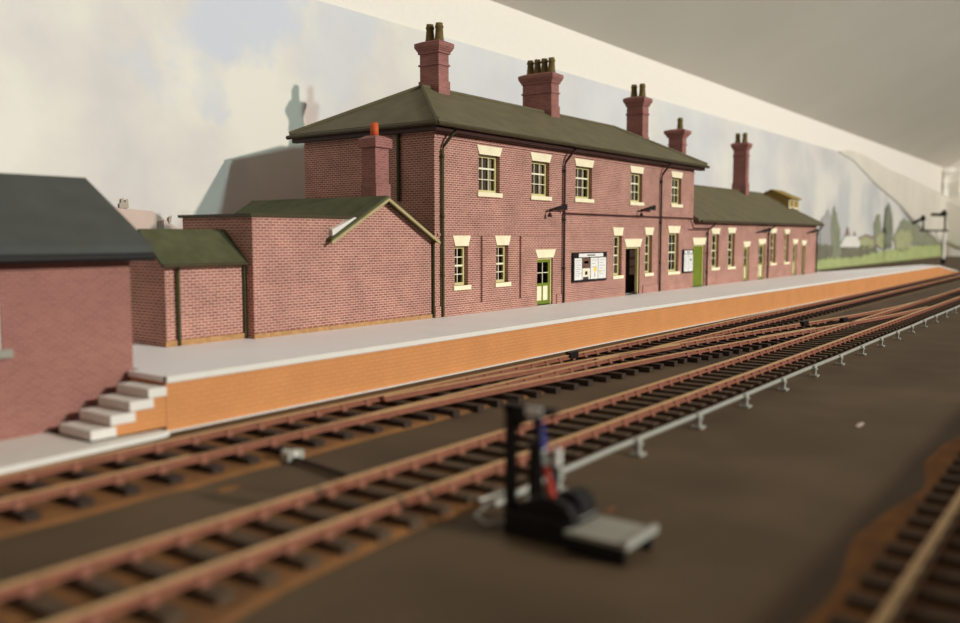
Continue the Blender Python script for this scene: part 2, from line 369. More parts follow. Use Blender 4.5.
for i in range(len(PFR) - 1):
    (x0, y0), (x1, y1) = PFR[i], PFR[i + 1]
    mb.hexa([(x0, y0 - .03, 1.07), (x1, y1 - .03, 1.07), (x1, y1 + .09, 1.07), (x0, y0 + .09, 1.07)], [(x0, y0 - .03, 1.212), (x1, y1 - .03, 1.212), (x1, y1 + .09, 1.212), (x0, y0 + .09, 1.212)], 'white')
mb.hexa([(99, 15.32, 1.07), (116, 15.97, -.03), (116, 16.2, -.03), (99, 15.5, 1.07)], [(99, 15.32, 1.21), (116, 15.97, .11), (116, 16.2, .11), (99, 15.5, 1.21)], 'white')
mb.build('white_edging', plat)
mb = MB()
for i in range(len(PFR) - 1):
    (x0, y0), (x1, y1) = PFR[i], PFR[i + 1]
    mb.hexa([(x0, y0 - .06, 0), (x1, y1 - .06, 0), (x1, y1 + .02, 0), (x0, y0 + .02, 0)], [(x0, y0 - .06, .03), (x1, y1 - .06, .03), (x1, y1 + .02, .03), (x0, y0 + .02, .03)], 'white')
mb.build('bottom_strip', plat)
stp = thing('platform_steps', (9.8, 17, .12), 'four white steps on orange brick rising from the low slab to the platform', 'steps')
st = [(8.93, 9.36, .34), (9.36, 9.79, .57), (9.79, 10.22, .79), (10.22, 10.655, 1.0)]
for x0, x1, z in st:
    MB().box(x0, x1 + (.12 if x1 < 10.6 else 0), 16.28, 17.5, z - .2, z, 'white').build('tread', stp, bevel=.012)
mb = MB(); zz = [.13] + [s[2] - .2 for s in st]
mb.ext([(8.99, .125), (10.66, .125), (10.66, .8), (10.26, .8), (10.26, .59), (9.83, .59), (9.83, .37), (9.4, .37), (9.4, .14), (8.99, .14)], 1, 16.34, 17.48, 'brick_orange')
mb.build('brick_side', stp)
mb = MB(); mb.ext([(-12, 15.62), (6, 15.68), (10.3, 15.9), (10.5, 15.98), (10.42, 16.22), (9.9, 16.24), (8.9, 16.26), (8.9, 24), (-12, 24)], 2, 0, .12, 'white')
o = mb.build('low_slab', bevel=.015); tag(o, 'white painted low slab at the foot of the steps under the grey-roofed hut', 'slab')

# ------------------------------------------------------------------ building helpers
def wall_front(mb, x0, x1, z0, z1, ops, y, th, m, sides=True):
    """wall in plane y, openings (x0,x1,z0,z1); reveals go th deep"""
    xs = sorted(set([x0, x1] + [v for o in ops for v in o[:2]])); zs = sorted(set([z0, z1] + [v for o in ops for v in o[2:4]]))
    for i in range(len(xs) - 1):
        for k in range(len(zs) - 1):
            cx, cz_ = (xs[i] + xs[i + 1]) / 2, (zs[k] + zs[k + 1]) / 2
            if any(o[0] < cx < o[1] and o[2] < cz_ < o[3] for o in ops): continue
            for yy in (y, y + th):
                mb.add([(xs[i], yy, zs[k]), (xs[i + 1], yy, zs[k]), (xs[i + 1], yy, zs[k + 1]), (xs[i], yy, zs[k + 1])], [(0, 1, 2, 3)], m)
    for a, b_, c, d in ops:
        mb.add([(a, y, c), (b_, y, c), (b_, y, d), (a, y, d), (a, y + th, c), (b_, y + th, c), (b_, y + th, d), (a, y + th, d)],
               [(0, 1, 5, 4), (1, 2, 6, 5), (2, 3, 7, 6), (3, 0, 4, 7)], m)
    mb.add([(x0, y, z0), (x1, y, z0), (x1, y + th, z0), (x0, y + th, z0), (x0, y, z1), (x1, y, z1), (x1, y + th, z1), (x0, y + th, z1)], [(0, 1, 2, 3), (4, 5, 6, 7), (0, 3, 7, 4), (1, 2, 6, 5)], m)
def lintel(parent, x0, x1, z, h=.4, dx=.14, y=YF):
    mb = MB(); mb.ext([(x0 + .01, z), (x1 - .01, z), (x1 + dx, z + h), (x0 - dx, z + h)], 1, y - .035, y + .1, 'cream'); return mb.build('lintel', parent)
def window(parent, x0, x1, z0, z1, cols, rows, y=YF, curt=None, arch=True, rec=.18, lh=.4, fm='frame'):
    mb = MB(); f = .095; yr = y + rec
    for a in ((x0, x0 + f, z0, z1), (x1 - f, x1, z0, z1), (x0 + f, x1 - f, z0, z0 + f * 1.1), (x0 + f, x1 - f, z1 - f, z1)): mb.box(a[0], a[1], yr, yr + .1, a[2], a[3], fm)
    w = mb.build('window', parent, bevel=0)
    g = MB(); b0, b1, c0, c1 = x0 + f, x1 - f, z0 + f, z1 - f
    for i in range(1, cols): x = b0 + (b1 - b0) * i / cols; g.box(x - .014, x + .014, yr + .02, yr + .06, c0, c1, 'bars')
    for i in range(1, rows):
        z = c0 + (c1 - c0) * i / rows; h = .035 if i == (rows + 1) // 2 else .017
        g.box(b0, b1, yr + .012, yr + .065, z - h, z + h, 'bars')
    g.build('glazing_bars', w)
    MB().box(b0, b1, yr + .065, yr + .075, c0, c1, 'glass').build('pane', w)
    if curt:
        c = MB()
        for a, b_ in curt:
            n = 8
            for i in range(n):
                xa = x0 + (x1 - x0) * (a + (b_ - a) * i / n); xb = x0 + (x1 - x0) * (a + (b_ - a) * (i + 1) / n)
                c.box(xa, xb, yr + .09 + .01 * (i % 2), yr + .1 + .01 * (i % 2), z0 + .08, z1 - .08, 'curtain')
        if cols == 3: c.box(x0 + .08, x0 + (x1 - x0) * .64, yr + .12, yr + .13, z0 + .08, z1 - .08, 'pane_tone')  # added dull sheet so the panes read brown-grey
        c.build('curtain', w)
    if arch:
        lintel(parent, x0, x1, z1, lh, y=y)
        MB().box(x0 - .12, x1 + .12, y - .07, y + .12, z0 - .17, z0, 'cream').build('sill', parent)
    return w
def door(parent, x0, x1, z0, z1, kind, y=YF):
    yr = y + .13; fr = MB(); f = .08
    for a in ((x0, x0 + f, z0, z1), (x1 - f, x1, z0, z1), (x0 + f, x1 - f, z1 - f, z1)): fr.box(a[0], a[1], yr - .04, yr + .1, a[2], a[3], 'frame')
    fr.build('door_frame', parent)
    a, b_ = x0 + f, x1 - f; w = b_ - a; top = z1 - f; bz = z0 + .03
    if kind == 'open': return
    m = 'green' if kind in ('plank', 'glazed') else 'olive'
    mb = MB()
    if kind == 'plank':
        n = 7
        for i in range(n): mb.box(a + w * i / n + .006, a + w * (i + 1) / n - .006, yr, yr + .05, bz, top, m)
        d = mb.build('door', parent); k = MB(); k.lathe((a + .12, yr - .03, z0 + 1.05), [(.03, -.03), (.045, 0), (.03, .03)], 'black', 8); k.build('knob', d)
        return
    zg = bz + (top - bz) * .47
    s = .11
    mb.box(a, a + s, yr, yr + .05, bz, top, m); mb.box(b_ - s, b_, yr, yr + .05, bz, top, m)
    for za, zb in ((bz, bz + .16), (zg - .12, zg), (top - .12, top)): mb.box(a + s, b_ - s, yr, yr + .05, za, zb, m)
    mb.box((a + b_) / 2 - .05, (a + b_) / 2 + .05, yr, yr + .05, bz + .16, zg - .12, m)
    d = mb.build('door', parent)
    q = MB(); q.box(a + s, (a + b_) / 2 - .05, yr + .02, yr + .04, bz + .16, zg - .12, 'cream'); q.box((a + b_) / 2 + .05, b_ - s, yr + .02, yr + .04, bz + .16, zg - .12, 'cream'); q.build('door_panel', d)
    q = MB(); q.box((a + b_) / 2 - .015, (a + b_) / 2 + .015, yr + .005, yr + .03, zg, top - .12, 'bars'); zc = (zg + top - .12) / 2; q.box(a + s, b_ - s, yr + .005, yr + .03, zc - .015, zc + .015, 'bars'); q.build('glazing_bars', d)
    MB().box(a + s, b_ - s, yr + .03, yr + .04, zg, top - .12, 'glass').build('pane', d)
    k = MB(); k.lathe((a + .06, yr - .03, z0 + .95), [(.02, -.03), (.035, 0), (.02, .03)], 'black', 8); k.build('knob', d)
def hip_roof(mb, x0, x1, y0, y1, z, h, hx, m, th=.12, hx2=None):
    """eave rect, ridge length inset hx at both ends"""
    yc = (y0 + y1) / 2
    v = [(x0, y0, z - th), (x1, y0, z - th), (x1, y1, z - th), (x0, y1, z - th), (x0, y0, z), (x1, y0, z), (x1, y1, z), (x0, y1, z), (x0 + hx, yc, z + h), (x1 - (hx2 or hx), yc, z + h)]
    mb.add(v, [(3, 2, 1, 0), (0, 1, 5, 4), (1, 2, 6, 5), (2, 3, 7, 6), (3, 0, 4, 7), (4, 5, 9, 8), (5, 6, 9), (6, 7, 8, 9), (7, 4, 8)], m)
    return v
def chimney(parent, x0, x1, y0, y1, z0, zs, pots, pot_h=.76, cap=.17, m='brick_stack', pm='pot', base=None):
    """stack with plinth, band, corbelled cap; zs = top of cap"""
    mb = MB()
    def ring(e, a, b_): mb.box(x0 - e, x1 + e, y0 - e, y1 + e, a, b_, m)
    ring(0, z0, zs - .4)
    if base: ring(.045, z0, base)
    ring(.05, zs - .98, zs - .9)
    ring(cap * .35, zs - .48, zs - .38); 
    e0, e1 = cap * .45, cap
    mb.hexa([(x0 - e0, y0 - e0, zs - .38), (x1 + e0, y0 - e0, zs - .38), (x1 + e0, y1 + e0, zs - .38), (x0 - e0, y1 + e0, zs - .38)],
            [(x0 - e1, y0 - e1, zs - .2), (x1 + e1, y0 - e1, zs - .2), (x1 + e1, y1 + e1, zs - .2), (x0 - e1, y1 + e1, zs - .2)], m)
    ring(e1, zs - .2, zs - .04)
    mb.hexa([(x0 - e1, y0 - e1, zs - .04), (x1 + e1, y0 - e1, zs - .04), (x1 + e1, y1 + e1, zs - .04), (x0 - e1, y1 + e1, zs - .04)],
            [(x0 + .05, y0 + .05, zs + .06), (x1 - .05, y0 + .05, zs + .06), (x1 - .05, y1 - .05, zs + .06), (x0 + .05, y1 - .05, zs + .06)], m)
    c = mb.build('chimney', parent)
    for (px, py) in pots:
        p = MB(); z = zs + .03
        if pm == 'pot_orange': p.lathe((px, py, z), [(.13, 0), (.13, pot_h), (.1, pot_h), (.1, pot_h - .1)], pm)
        else: p.lathe((px, py, z), [(.205, 0), (.205, .1), (.195, .14), (.16, pot_h * .72), (.19, pot_h * .76), (.19, pot_h * .84), (.16, pot_h * .88), (.155, pot_h), (.12, pot_h), (.12, pot_h - .12)], pm, 10)
        p.build('chimney_pot', c)
    return c
def downpipe(parent, x, ztop, zelbow, z0, y=YF, dx=.45, m='pipe'):
    mb = MB(); mb.tube([(x + dx, y - .42, ztop), (x + dx, y - .42, ztop - .12), (x + dx * .8, y - .36, ztop - .22), (x + .05, y - .12, zelbow + .08), (x, y - .1, zelbow - .08), (x, y - .1, z0)], .055, m)
    p = mb.build('downpipe', parent)
    b2 = MB()
    for f in (.25, .6, .95): z = z0 + (zelbow - z0) * f; b2.lathe((x, y - .1, z), [(.075, -.05), (.075, .05)], m, 8)
    b2.build('pipe_collar', p)

# ------------------------------------------------------------------ main two-storey station building
mn = thing('station_building', (36, 24, B), 'two-storey red brick station building with olive hipped roof', 'building')
U = [(27.15, 28.55, 4.70, 6.16), (30.88, 32.28, 4.70, 6.17), (34.52, 36.03, 4.72, 6.18), (39.98, 41.3, 4.73, 6.2), (44.9, 46.2, 4.76, 6.22)]
Lw = [(25.64, 26.46, 1.12, 2.62), (28.33, 29.18, 1.12, 2.63), (38.25, 39.12, 1.04, 3.02), (41.75, 42.58, 1.05, 3.05), (44.62, 46.0, 1.02, 3.16)]
Dr = [(31.35, 32.62, 0, 2.06, 'glazed'), (39.55, 41.15, 0, 2.44, 'open')]
ops = [(a, b_, B + c, B + d) for a, b_, c, d in U + Lw] + [(a, b_, B, B + d) for a, b_, c, d, k in Dr]
X0, X1, Y1 = 24.47, 47.96, 27.2
mb = MB(); wall_front(mb, X0, X1, B, B + 6.9, ops, YF, .3, 'brick')
mb.box(X0, X0 + .25, YF + .3, Y1, B, B + 6.9, 'brick'); mb.box(X1 - .25, X1, YF + .3, Y1, B, B + 6.9, 'brick'); mb.box(X0 + .25, X1 - .25, Y1 - .25, Y1, B, B + 6.9, 'brick')
mb.build('brick_wall', mn)
mb = MB(); mb.box(X0 + .25, X1 - .25, YF + .9, YF + 1.0, B + .02, B + 6.8, 'room_shade'); mb.build('dark_backing', mn)  # dark sheet behind the windows in place of unlit rooms
mb = MB()   # raised courses
mb.box(X0 - .04, X1 + .03, YF - .04, YF + .02, B + 6.38 + .2, B + 6.66, 'brick'); mb.box(X0 - .04, X0 + .02, YF, Y1, B + 6.58, B + 6.66, 'brick')
mb.box(33.2, 39.4, YF - .035, YF + .02, B + 3.98, B + 4.05, 'brick'); mb.box(39.4, X1 + .02, YF - .035, YF + .02, B + 3.98, B + 4.05, 'brick')
mb.box(24.6, 27.25, YF - .06, YF + .02, B + 3.02, B + 3.1, 'brick'); mb.box(27.25, 33.1, YF - .06, YF + .02, B + 3.02, B + 3.1, 'brick')
mb.box(X0 - .03, 31.1, YF - .05, YF + .02, B, B + .4, 'brick'); mb.box(32.9, 39.4, YF - .05, YF + .02, B, B + .4, 'brick'); mb.box(41.5, X1, YF - .05, YF + .02, B, B + .4, 'brick')
mb.build('brick_course', mn)
for x in (27.28, 30.0):
    MB().box(x, x + .16, YF - .09, YF + .02, B + .42, B + 3.02, 'brick').build('pilaster', mn)
mb = MB(); v = hip_roof(mb, 24.12, 48.8, 19.88, 27.7, B + 7.14, 2.03, 3.8, 'slate', hx2=4.2); rf = mb.build('roof', mn)
h = MB()
for a, b_ in ((4, 8), (7, 8), (5, 9), (6, 9)): h.tube([Vector(v[a]) + Vector((0, 0, .02)), Vector(v[b_]) + Vector((0, 0, .02))], .09, 'slate', 6)
h.tube([Vector(v[8]) + Vector((0, 0, .02)), Vector(v[9]) + Vector((0, 0, .02))], .08, 'slate', 6); h.build('ridge_tiles', rf)
g = MB()
g.tube([(24.05, 19.8, B + 7.0), (48.85, 19.8, B + 7.0)], .085, 'gutter'); g.tube([(24.05, 19.8, B + 7.0), (24.05, 27.75, B + 7.0)], .085, 'gutter')
g.box(24.17, 48.7, 19.95, YF - .04, B + 6.78, B + 7.0, 'pipe'); g.box(24.17, X0 - .04, YF - .04, 27.6, B + 6.78, B + 7.0, 'pipe')  # dark eave band, the shadow under the soffit put into its colour
g.build('gutter', mn)
cur = [[(.66, .86)], [(.66, .86)], [(.64, .8)], [(.62, .82)], [(.62, .82)]]
for (a, b_, c, d), k in zip(U, cur): window(mn, a, b_, B + c, B + d, 3, 3, curt=k, lh=.34)
for i, (a, b_, c, d) in enumerate(Lw): window(mn, a, b_, B + c, B + d, 3 if i == 4 else 2, 4, curt=[(.1, .3)] if i in (0, 1) else None)
for a, b_, c, d, k in Dr: door(mn, a, b_, B, B + d, k); lintel(mn, a, b_, B + d, .36 if k == 'glazed' else .41, .2)
for x, t in ((24.82, 6.95), (33.4, 6.95), (43.4, 6.95)): downpipe(mn, x, B + t, B + 6.2, B + .02, dx=.38, m='pipe_green' if x < 26 else 'pipe')
mb = MB(); mb.tube([(24.4, 22.0, B + 7.0), (24.4, 22.0, B + 4.3)], .07, 'pipe_green'); mb.build('side_pipe', mn)
chimney(mn, 28.48, 29.15, 23.38, 24.4, B + 8.6, B + 11.1, [(28.8, 23.6), (28.8, 24.1)], base=B + 9.5)
chimney(mn, 37.31, 38.02, 23.38, 25.1, B + 8.4, B + 11.1, [(37.66, 23.6 + .42 * i) for i in range(4)], base=B + 9.5)
chimney(mn, 46.2, 46.95, 22.75, 23.78, B + 7.6, B + 10.98, [(46.55, 22.98), (46.55, 23.5)], base=B + 8.75)
def lamp_bracket(parent, x, z, y=YF, L=1.2, head=True):
    mb = MB(); yy = y - .22
    mb.tube([(x, y, z), (x, yy, z), (x - L, yy, z - .12)] + ([(x - L, yy, z - .3)] if head else []), .05, 'pipe')
    mb.ext([(x + .12, z + .16), (x + .12, z - .1), (x - L * .7, z - .08), (x - L * .7, z - .02)], 1, y - .3, y - .16, 'black')
    if head: mb.lathe((x - L, yy, z - .42), [(.11, 0), (.07, .13), (.03, .15)], 'pipe', 8)
    mb.build('lamp_bracket', parent)
lamp_bracket(mn, 33.2, B + 4.25); lamp_bracket(mn, 42.2, B + 4.45, L=1.4)
mb = MB(); mb.tube([(33.45, YF - .06, B + 4.0), (47.9, YF - .06, B + 4.0)], .04, 'pipe'); mb.build('gas_pipe', mn)

# ------------------------------------------------------------------ single-storey wing
wg = thing('station_wing', (60, 24, B), 'long single-storey brick wing with olive roof beyond the two-storey block', 'building')
WU = [(50.85, 52.0, 1.07, 3.12), (53.55, 54.72, 1.05, 3.18), (61.75, 62.87, 1.08, 3.2), (64.88, 65.85, 1.08, 3.15)]
WD = [(48.08, 49.75, 0, 2.48, 'plank'), (56.4, 57.4, 0, 2.28, 'half'), (59.3, 60.55, 0, 2.44, 'half'), (66.95, 67.9, 0, 2.4, 'half'), (69.2, 70.1, 0, 2.3, 'open')]
ops = [(a, b_, B + c, B + d) for a, b_, c, d in WU] + [(a, b_, B, B + d) for a, b_, c, d, k in WD]
wx0, wx1, wy1 = 47.97, 73.0, 27.4
mb = MB(); wall_front(mb, wx0, wx1, B, B + 3.85, ops, YF, .3, 'brick')
mb.box(wx0, wx0 + .2, YF + .3, wy1, B, B + 3.85, 'brick'); mb.box(wx1 - .25, wx1, YF + .3, wy1, B, B + 3.85, 'brick'); mb.box(wx0 + .2, wx1 - .25, wy1 - .25, wy1, B, B + 3.85, 'brick'); mb.build('brick_wall', wg)
MB().box(wx0 + .25, wx1 - .3, YF + .9, YF + 1.0, B + .02, B + 3.8, 'room_shade').build('dark_backing', wg)
MB().box(wx0, wx1 + .03, YF - .04, YF + .02, B + 3.6, B + 3.68, 'brick').build('brick_course', wg)
e0 = (wx0 + .02, 19.95, B + 3.97); yc = 23.9; zr = B + 6.42
mb = MB()
v = [(wx0 + .02, 19.95, B + 3.85), (73.5, 19.95, B + 3.85), (73.5, 27.85, B + 3.85), (wx0 + .02, 27.85, B + 3.85), (wx0 + .02, 19.95, B + 3.97), (73.5, 19.95, B + 3.97), (73.5, 27.85, B + 3.97), (wx0 + .02, 27.85, B + 3.97), (wx0 + .02, yc, zr), (69.8, yc, zr)]
mb.add(v, [(3, 2, 1, 0), (0, 1, 5, 4), (1, 2, 6, 5), (2, 3, 7, 6), (3, 0, 4, 8, 7), (4, 5, 9, 8), (5, 6, 9), (6, 7, 8, 9)], 'slate')
rf = mb.build('roof', wg)
h = MB(); h.tube([v[8], v[9]], .08, 'slate', 6); h.tube([v[5], v[9]], .08, 'slate', 6); h.tube([v[6], v[9]], .08, 'slate', 6); h.build('ridge_tiles', rf)
g = MB(); g.tube([(48.2, 19.88, B + 3.86), (73.55, 19.88, B + 3.86)], .07, 'gutter'); g.build('gutter', wg)
for i, (a, b_, c, d) in enumerate(WU): window(wg, a, b_, B + c, B + d, 2, 4, lh=.36)
for a, b_, c, d, k in WD: door(wg, a, b_, B, B + d, k); lintel(wg, a, b_, B + d, .42 if k == 'plank' else .36, .2)
for x in (49.95, 61.0, 72.9): downpipe(wg, x, B + 3.86, B + 3.3, B + .02, dx=.4 if x < 70 else .1)
mb = MB(); mb.tube([(47.3, 20.2, B + 4.0), (47.3, 20.0, B + 3.45), (50.0, 20.0, B + 3.45)], .04, 'pipe'); mb.build('gutter_pipe', wg)
for x in (59.1, 69.6): lamp_bracket(wg, x + (1.6 if x < 60 else 2.6), B + 3.4, L=2.2, head=False)
chimney(wg, 53.25, 53.85, 23.38, 24.35, B + 5.6, B + 9.85, [(53.55, 23.7)], base=B + 7.2, cap=.24)
chimney(wg, 65.0, 65.6, 23.38, 24.4, B + 5.6, B + 10.0, [(65.45, 23.7), (65.45, 24.25)], base=B + 7.0)
mb = MB(); a0, a1, b0, b1, zb, zt = 71.0, 73.6, 22.0, 24.8, B + 4.4, B + 6.05
mb.box(a0, a1, b0, b1, zb, zt, 'ochre')
mb.ext([(b0, zt), (b1, zt), ((b0 + b1) / 2, zt + .62)], 0, a0, a1, 'ochre')
vn = mb.build('roof_vent', wg)
mb = MB(); bm_ = (b0 + b1) / 2
for s, (ya, yb) in ((1, (b0 - .25, bm_)), (-1, (b1 + .25, bm_))): mb.hexa([(a0 - .1, ya, zt - .1), (a1 + .1, ya, zt - .1), (a1 + .1, yb, zt + .62), (a0 - .1, yb, zt + .62)], [(a0 - .1, ya, zt), (a1 + .1, ya, zt), (a1 + .1, yb, zt + .74), (a0 - .1, yb, zt + .74)], 'ochre')
mb.build('vent_roof', vn)
mb = MB()
for xx in (a0, a0 + 1.2, a1 - .12): mb.box(xx, xx + .12, b0 - .05, b0, zt - .85, zt - .05, 'cream')
mb.box(a0, a1, b0 - .05, b0, zt - .2, zt - .1, 'cream'); mb.box(a0, a1, b0 - .05, b0, zt - .85, zt - .72, 'cream'); mb.build('vent_frame', vn)

# ------------------------------------------------------------------ annexe with gable
an = thing('station_annexe', (20.5, 22, B), 'low brick annexe with flat parapet and small gable roof left of the main block', 'building')
ax0, ax1 = 16.25, 24.62
mb = MB(); zp = B + 3.58
mb.ext([(ax0, B), (24.3, B), (24.3, B + 2.85), (21.75, B + 4.22), (20.45, zp), (ax0, zp)], 1, 20.34, 20.6, 'brick')
mb.box(ax0, ax0 + .25, 20.6, 23.7, B, zp, 'brick'); mb.box(ax0 + .25, 19.4, 23.45, 23.7, B, zp, 'brick')
mb.box(19.3, 19.5, 23.45, 27.2, B, B + 2.9, 'brick'); mb.box(19.5, 24.1, 27.0, 27.2, B, B + 2.9, 'brick')
mb.build('brick_wall', an)
mb = MB(); mb.box(ax0 - .1, 20.35, 20.26, 23.8, zp - .02, zp + .07, 'gutter'); mb.build('flat_roof', an)
MB().box(ax0 - .03, 24.3, 20.29, 20.36, B, B + .14, 'base_course').build('plinth', an)
# gable roof: ridge x 21.85
def slope(mb, xa, za, xb, zb_, y0, y1, th, m): mb.hexa([(xa, y0, za - th), (xb, y0, zb_ - th), (xb, y1, zb_ - th), (xa, y1, za - th)], [(xa, y0, za), (xb, y0, zb_), (xb, y1, zb_), (xa, y1, za)], m)
k = (4.3 - 2.85) / (21.87 - 19.25)
mb = MB(); slope(mb, 19.15, B + 2.92, 21.77, B + 4.36, 20.1, 20.62, .1, 'slate_moss'); slope(mb, 20.42, B + 2.92 + 1.17 * .55, 21.77, B + 4.36, 20.62, 27.2, .1, 'slate_moss'); slope(mb, 19.15, B + 2.92, 20.42, B + 2.92 + 1.17 * .55, 23.85, 27.2, .1, 'slate_moss')
slope(mb, 24.44, B + 2.86, 21.77, B + 4.36, 20.1, 27.2, .1, 'slate_moss'); mb.build('gable_roof', an)
mb = MB(); slope(mb, 19.1, B + 2.83, 21.77, B + 4.28, 20.03, 20.1, .1, 'verge'); slope(mb, 24.47, B + 2.8, 21.77, B + 4.28, 20.03, 20.1, .1, 'verge'); mb.build('bargeboard', an)
mb = MB(); mb.hexa([(19.3, 20.2, B + 2.95), (20.5, 20.2, B + 3.6), (20.3, 20.22, B + 3.6), (19.3, 20.22, B + 3.2)], [(19.3, 20.34, B + 2.95), (20.5, 20.34, B + 3.6), (20.3, 20.34, B + 3.62), (19.3, 20.34, B + 3.22)], 'white'); mb.build('flashing', an)
mb = MB(); mb.tube([(24.36, 20.26, B + 2.8), (24.36, 20.26, B + .02)], .045, 'pipe_green'); mb.build('downpipe', an)
mb = MB(); x0, x1, y0, y1 = 22.02, 22.68, 20.9, 21.55
mb.box(x0, x1, y0, y1, B + 3.9, B + 6.1, 'brick_stack'); mb.box(x0 - .03, x1 + .05, y0 - .04, y1 + .03, B + 3.9, B + 4.82, 'brick_stack')
mb.box(x0 - .08, x1 + .1, y0 - .09, y1 + .09, B + 6.05, B + 6.36, 'brick_stack')
mb.hexa([(x0 - .08, y0 - .09, B + 6.36), (x1 + .1, y0 - .09, B + 6.36), (x1 + .1, y1 + .09, B + 6.36), (x0 - .08, y1 + .09, B + 6.36)], [(x0 + .1, y0 + .1, B + 6.47), (x1 - .1, y0 + .1, B + 6.47), (x1 - .1, y1 - .1, B + 6.47), (x0 + .1, y1 - .1, B + 6.47)], 'brick_stack')
c = mb.build('chimney', an); p = MB(); p.lathe(((x0 + x1) / 2 - .02, (y0 + y1) / 2, B + 6.42), [(.15, 0), (.13, .5), (.1, .5), (.1, .4)], 'pot_orange'); p.build('chimney_pot', c)

# ------------------------------------------------------------------ lean-to shed
ls = thing('lean_to_shed', (14.9, 21.6, B), 'small low brick shed with mossy green roof between hut and annexe', 'shed')
mb = MB(); mb.ext([(20.72, B), (22.6, B), (22.6, B + 2.35), (21.6, B + 3.1), (20.72, B + 2.3)], 0, 13.6, 16.2, 'brick'); mb.build('brick_wall', ls)
MB().box(13.55, 16.24, 20.66, 20.74, B, B + .16, 'base_course').build('plinth', ls)
mb = MB()
for ya, za, yb, zb_ in ((20.55, B + 2.24, 21.6, B + 3.2), (22.75, B + 2.24, 21.6, B + 3.2)):
    mb.hexa([(13.42, ya, za - .08), (16.24, ya, za - .08), (16.24, yb, zb_ - .08), (13.42, yb, zb_ - .08)], [(13.42, ya, za), (16.24, ya, za), (16.24, yb, zb_), (13.42, yb, zb_)], 'slate_moss')
mb.build('roof', ls)
mb = MB(); mb.tube([(13.42, 20.5, B + 2.2), (16.24, 20.5, B + 2.2)], .05, 'gutter'); mb.build('gutter', ls)
mb = MB(); mb.tube([(13.95, 20.55, B + 2.2), (13.95, 20.64, B + 2.0), (13.95, 20.64, B + .02)], .05, 'pipe_green'); mb.tube([(16.18, 20.66, B + 2.2), (16.18, 20.66, B + .02)], .04, 'pipe_green'); mb.build('downpipe', ls)

# ------------------------------------------------------------------ hut on the left
ht = thing('brick_hut', (6, 20, .12), 'smooth brick hut with dark grey slate roof standing beside the platform steps', 'hut')
hx0, hx1, hy0, hy1 = -2.0, 10.85, 17.85, 22.6
mb = MB(); wall_front(mb, hx0, hx1, .12, 3.85, [(6.8, 8.02, 1.95, 3.65)], hy0, .25, 'brick_hut')
mb.ext([(hy0 + .25, .12), (hy1, .12), (hy1, 3.85), (20.2, 5.5), (hy0 + .25, 3.95)], 0, hx1 - .25, hx1, 'brick_hut'); mb.ext([(hy0 + .25, .12), (hy1, .12), (hy1, 3.85), (20.2, 5.5), (hy0 + .25, 3.95)], 0, hx0, hx0 + .25, 'brick_hut')
mb.box(hx0 + .25, hx1 - .25, hy1 - .25, hy1, .12, 3.85, 'brick_hut'); mb.build('brick_wall', ht)
mb = MB()
for ya, yb in ((17.5, 20.2), (22.95, 20.2)):
    mb.hexa([(hx0 - .3, ya, 3.72), (11.2, ya, 3.72), (11.2, yb, 5.36), (hx0 - .3, yb, 5.36)], [(hx0 - .3, ya, 4.0), (11.2, ya, 4.0), (11.2, yb, 5.6), (hx0 - .3, yb, 5.6)], 'slate_hut')
mb.build('roof', ht)
mb = MB(); mb.tube([(hx0 - .3, 17.45, 3.74), (11.2, 17.45, 3.74)], .09, 'black'); mb.build('gutter', ht)
w = window(ht, 6.8, 8.02, 1.95, 3.65, 2, 3, y=hy0, arch=False, rec=.03, curt=[(0, 1)], fm='white')
MB().box(6.65, 8.2, hy0 - .1, hy0 + .05, 1.78, 1.95, 'plate').build('sill', ht)

# ------------------------------------------------------------------ notice boards (tiny illegible print is drawn as strokes)
def notice(name, x0, x1, z0, z1, label, papers, head):
    t = thing(name, ((x0 + x1) / 2, YF - .05, B + z0), label, 'notice board')
    mb = MB(); mb.box(x0, x1, YF - .1, YF - .01, B + z0, B + z1, 'black'); mb.build('frame', t)
    hd = MB(); hx0_, hx1_ = head; hd.box(hx0_, hx1_, YF - .112, YF - .1, B + z1 - .22, B + z1 - .05, 'paper')
    c = (hx0_ + hx1_) / 2; w = (hx1_ - hx0_) * .17
    for i in range(9): xx = c - w + 2 * w * i / 9; hd.box(xx, xx + 2 * w / 9 * .7, YF - .115, YF - .112, B + z1 - .17, B + z1 - .1, 'black')
    hd.build('heading', t)
    for (a, b_, c0, c1, items) in papers:
        p = MB(); p.box(a, b_, YF - .112, YF - .1, B + c0, B + c1, 'paper')
        for (m, u0, u1, v0, v1) in items: p.box(a + (b_ - a) * u0, a + (b_ - a) * u1, YF - .116, YF - .112, B + c0 + (c1 - c0) * v0, B + c0 + (c1 - c0) * v1, m)
        p.build('poster', t)
flat('poster_brown', (110, 80, 66)); flat('poster_grey', (150, 150, 160)); flat('poster_yellow', (240, 208, 96)); flat('poster_cream', (236, 228, 200)); flat('poster_dark', (70, 56, 52))
lines = lambda n, m='poster_grey': [(m, .15, .85 - .2 * (i % 2), .9 - .8 * i / n - .02, .9 - .8 * i / n) for i in range(n)]
